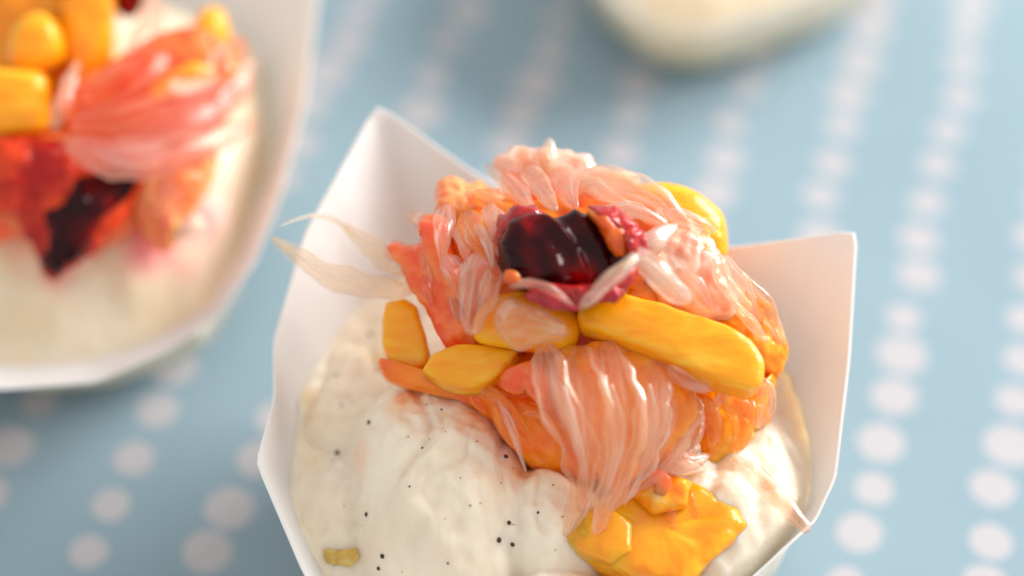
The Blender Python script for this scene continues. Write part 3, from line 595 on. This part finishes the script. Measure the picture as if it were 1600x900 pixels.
# ------------------------------------------------------------------ the left cup (out of focus)
RIM2 = [(505, -90, 4.3), (492, 20, 4.1), (474, 160, 3.8), (436, 305, 3.5), (395, 410, 3.3), (340, 492, 3.15), (262, 545, 3.0), (150, 595, 2.9), (0, 606, 2.9), (-180, 590, 2.9), (-330, 480, 3.1), (-400, 300, 3.4), (-390, 90, 3.8),
        (-300, -100, 4.1), (-120, -220, 4.2), (100, -265, 4.2), (330, -230, 4.6)]
RIM2 = [(x, y, z-.85) for x, y, z in RIM2]
cup2 = make_cup(RIM2, 1.9, 'out of focus white paper cup cut off at the left edge', base_shift=(0, .45), bulge=.05)
def h2(x, y, t, ze):
    p = (x, y, 0); z = ze - .1 + .3*(1-t) + .08*fb(p, 1, 6)
    dx, dy = x-cup2['c'][0], y-cup2['c'][1]
    z = smax(z, 3.15*(1-(math.hypot(dx, dy)/4.6)**2.6) + .12*fb(p, 1.1, 2), .3)
    f = min(1, max(0, (1-t)/.06)); return (ze-.1)*(1-f) + z*f
cream2, bvh2, corg2 = cream_mesh(cup2, lambda i: min(1.7, cup2['pts'][i][2]-.6), h2, 'blurred vanilla cream in the cup at the left edge', M['cream_left'], nr=50)
stained(M['cream_left'], [(on_cream(x, y, bvh2)[0]-np.array(corg2), r, c, a) for x, y, r, c, a in [(250, 378, .8, (.93, .20, .26), .9), (318, 345, .6, (.93, .32, .40), .8), (90, 430, .4, (.85, .35, .3), .5), (30, 370, .5, (.93, .5, .3), .5)]])
def heap2(px, py):
    z = float(np.interp(py, [-150, 0, 100, 200, 300, 430], [3.9, 4.4, 4.4, 4.1, 3.6, 2.9])); return z - .6*max(0, (px-40)/330)**2
def H2(px, py, d=0):
    p = P(px, py, heap2(px, py)); r = ray(px, py); return p - r/np.linalg.norm(r)*d
segment('grapefruit_segment', 'blurred red grapefruit flesh low in the left dessert around its dark berry', 'grapefruit segment',
        [(-40, 190), (60, 200), (220, 210), (300, 240), (240, 330), (170, 390), (100, 400), (40, 375), (-40, 370)], M['coral'], [M['sac_coral'], M['deep']], G_P, n=14, rpx=14, length=80, angle=100, pos=H2, d=-.1, thick=1.2)
segment('grapefruit_segment', 'blurred salmon grapefruit wedge on the cream of the left dessert, pointing down', 'grapefruit segment',
        [(205, 250), (270, 235), (340, 230), (330, 290), (295, 350), (255, 395), (215, 350), (195, 300)], M['salmon'], [M['soft_coral'], M['soft_pink']], G_P, n=10, rpx=14, length=80, angle=110, pos=H2, d=.1, thick=.9)
segment('orange_segment', 'blurred orange flesh at the top of the left dessert', 'orange segment',
        [(-40, -60), (60, -80), (170, -60), (180, 60), (175, 140), (110, 170), (-40, 140)], M['mango_deep'], [M['sac_orange'], M['mango']], G_O, n=12, rpx=16, length=80, angle=70, pos=H2, d=-.1, thick=1.3)
def ch2(label, out, m_, name='mango_piece', cat='mango piece', g=G_M, **k): chunk(name, label, cat, out, M[m_], g, pos=H2, **k)
ch2('blurred yellow mango cube at the left picture edge with pale lower face', [(-40, 112), (20, 108), (68, 115), (78, 160), (72, 205), (20, 212), (-40, 208)], 'mango', d=.4, thick=.8, k=4, tilt=(0, -.1, .1))
ch2('blurred rounded mango piece above the yellow cube in the left dessert', [(20, 40), (60, 20), (95, 45), (100, 90), (60, 112), (15, 100)], 'mango', d=.45, thick=.8, k=3)
ch2('blurred tall mango piece standing behind in the left dessert', [(100, -40), (160, -50), (180, 20), (172, 110), (130, 150), (100, 90)], 'mango_deep', d=.35, thick=.8, k=3)
ch2('blurred light mango knob at the right of the left dessert', [(298, 40), (318, 12), (348, 16), (360, 50), (350, 95), (318, 120), (290, 125), (262, 95)], 'mango', d=.35, thick=.8, k=2.4)
M['red_pulp'] = mat('red_pulp', (.42, .006, .004), (.78, .06, .01), .25, .6, (1, .2, .1), .25, ns=160, bump=.5, bs=380)
ch2('blurred blood red citrus flesh around the dark berry in the left dessert', [(-20, 225), (60, 215), (120, 225), (200, 240), (232, 268), (215, 315), (170, 372), (105, 428), (72, 436), (52, 390), (20, 340), (-20, 320)], 'red_pulp', 'orange_segment', 'orange segment', G_O, d=.2, thick=.7, k=3, pulp=.07)
ch2('blurred dark red berry pointing down on the left cream', [(130, 275), (175, 262), (215, 275), (195, 318), (158, 345), (142, 385), (108, 410), (84, 436), (62, 408), (78, 365), (72, 330), (105, 305)], 'berry', 'berry', 'berry', 'dark red berries on the desserts', d=.3, thick=.5, k=2.4, namp=.13, nf=3)
ch2('blurred dark red berry at the top picture edge in the left dessert', [(178, -40), (225, -40), (222, 12), (200, 30), (180, 14)], 'berry', 'berry', 'berry', 'dark red berries on the desserts', d=.3, thick=.7)
ch2('blurred dark red berry in the top left picture corner', [(-40, -40), (10, -40), (18, 10), (-10, 50), (-40, 50)], 'berry', 'berry', 'berry', 'dark red berries on the desserts', d=.4, thick=.7)
segment('grapefruit_segment', 'blurred coral flesh under the pulp fan of the left dessert', 'grapefruit segment', [(90, 150), (180, 90), (280, 40), (350, 60), (375, 120), (350, 190), (250, 240), (130, 240)], M['coral'], [M['sac_coral']], G_P, n=8, rpx=14, length=90, angle=-25, pos=H2, d=.2, thick=.9)
e = empty('grapefruit_pulp', H2(230, 180)); org = H2(230, 180)
tag(e, 'blurred pink pulp fan sweeping to the right in the left dessert', 'grapefruit pulp', G_P)
for pts, r, mm in [([(100, 215, .5), (170, 250, .6), (280, 235, .5), (400, 190, .2)], 34, 'soft_pink'), ([(110, 195, .5), (200, 180, .65), (320, 130, .5), (380, 60, .3)], 38, 'soft_coral'), ([(130, 150, .4), (220, 120, .5), (300, 60, .4)], 36, 'soft_coral'),
                   ([(180, 220, .5), (290, 190, .6), (395, 130, .3)], 36, 'soft_pink'), ([(230, 150, .5), (320, 110, .55), (370, 90, .4)], 22, 'mango_deep'), ([(290, 200, .4), (350, 150, .45), (400, 90, .3)], 26, 'soft_pale'), ([(200, 90, .4), (235, 40, .4), (240, -20, .3)], 22, 'soft_pale'),
                   ([(85, 200, .5), (100, 150, .6), (122, 95, .5)], 15, 'sac_peach'), ([(105, 225, .55), (180, 262, .64), (260, 258, .5)], 13, 'soft_pale')]:
    sac(e, org, pts, r, M[mm], pos=H2, flat=.5, n=18, m=14)
chunk('grapefruit_segment', 'blurred magenta stain of pulp beside the salmon wedge on the left cream', 'grapefruit segment', [(262, 350), (295, 330), (322, 352), (300, 372), (270, 372)], M['pink'], G_P, pos=H2, d=.05, thick=.3)

# ------------------------------------------------------------------ the far cup at the top edge
RIM3 = [(900, -40, 3.3), (925, 12, 3.1), (985, 72, 3.0), (1040, 98, 2.95), (1110, 100, 2.95), (1200, 70, 3.0), (1330, 15, 3.1), (1430, -60, 3.4), (1470, -180, 3.8), (1400, -300, 4.1), (1230, -370, 4.2), (1050, -350, 4.1), (920, -260, 3.9), (880, -140, 3.6)]
RIM3 = [(x, y-54, z-1.25) for x, y, z in RIM3]
cup3 = make_cup(RIM3, 1.5, 'far blurred paper cup cut off by the top edge', base_shift=(0, .5), bulge=.03)
def h3(x, y, t, ze):
    p = (x, y, 0); z = ze - .05 + .4*(1-t) + .06*fb(p, 1, 9)
    dx, dy = x-cup3['c'][0], y-cup3['c'][1]
    z = smax(z, 2.4*(1-(math.hypot(dx, dy)/4.4)**3), .3)
    f = min(1, max(0, (1-t)/.06)); return (ze-.1)*(1-f) + z*f
cream_mesh(cup3, lambda i: cup3['pts'][i][2]-.25, h3, 'blurred yellowish vanilla cream in the far cup at the top edge', M['cream_warm'], nr=40)
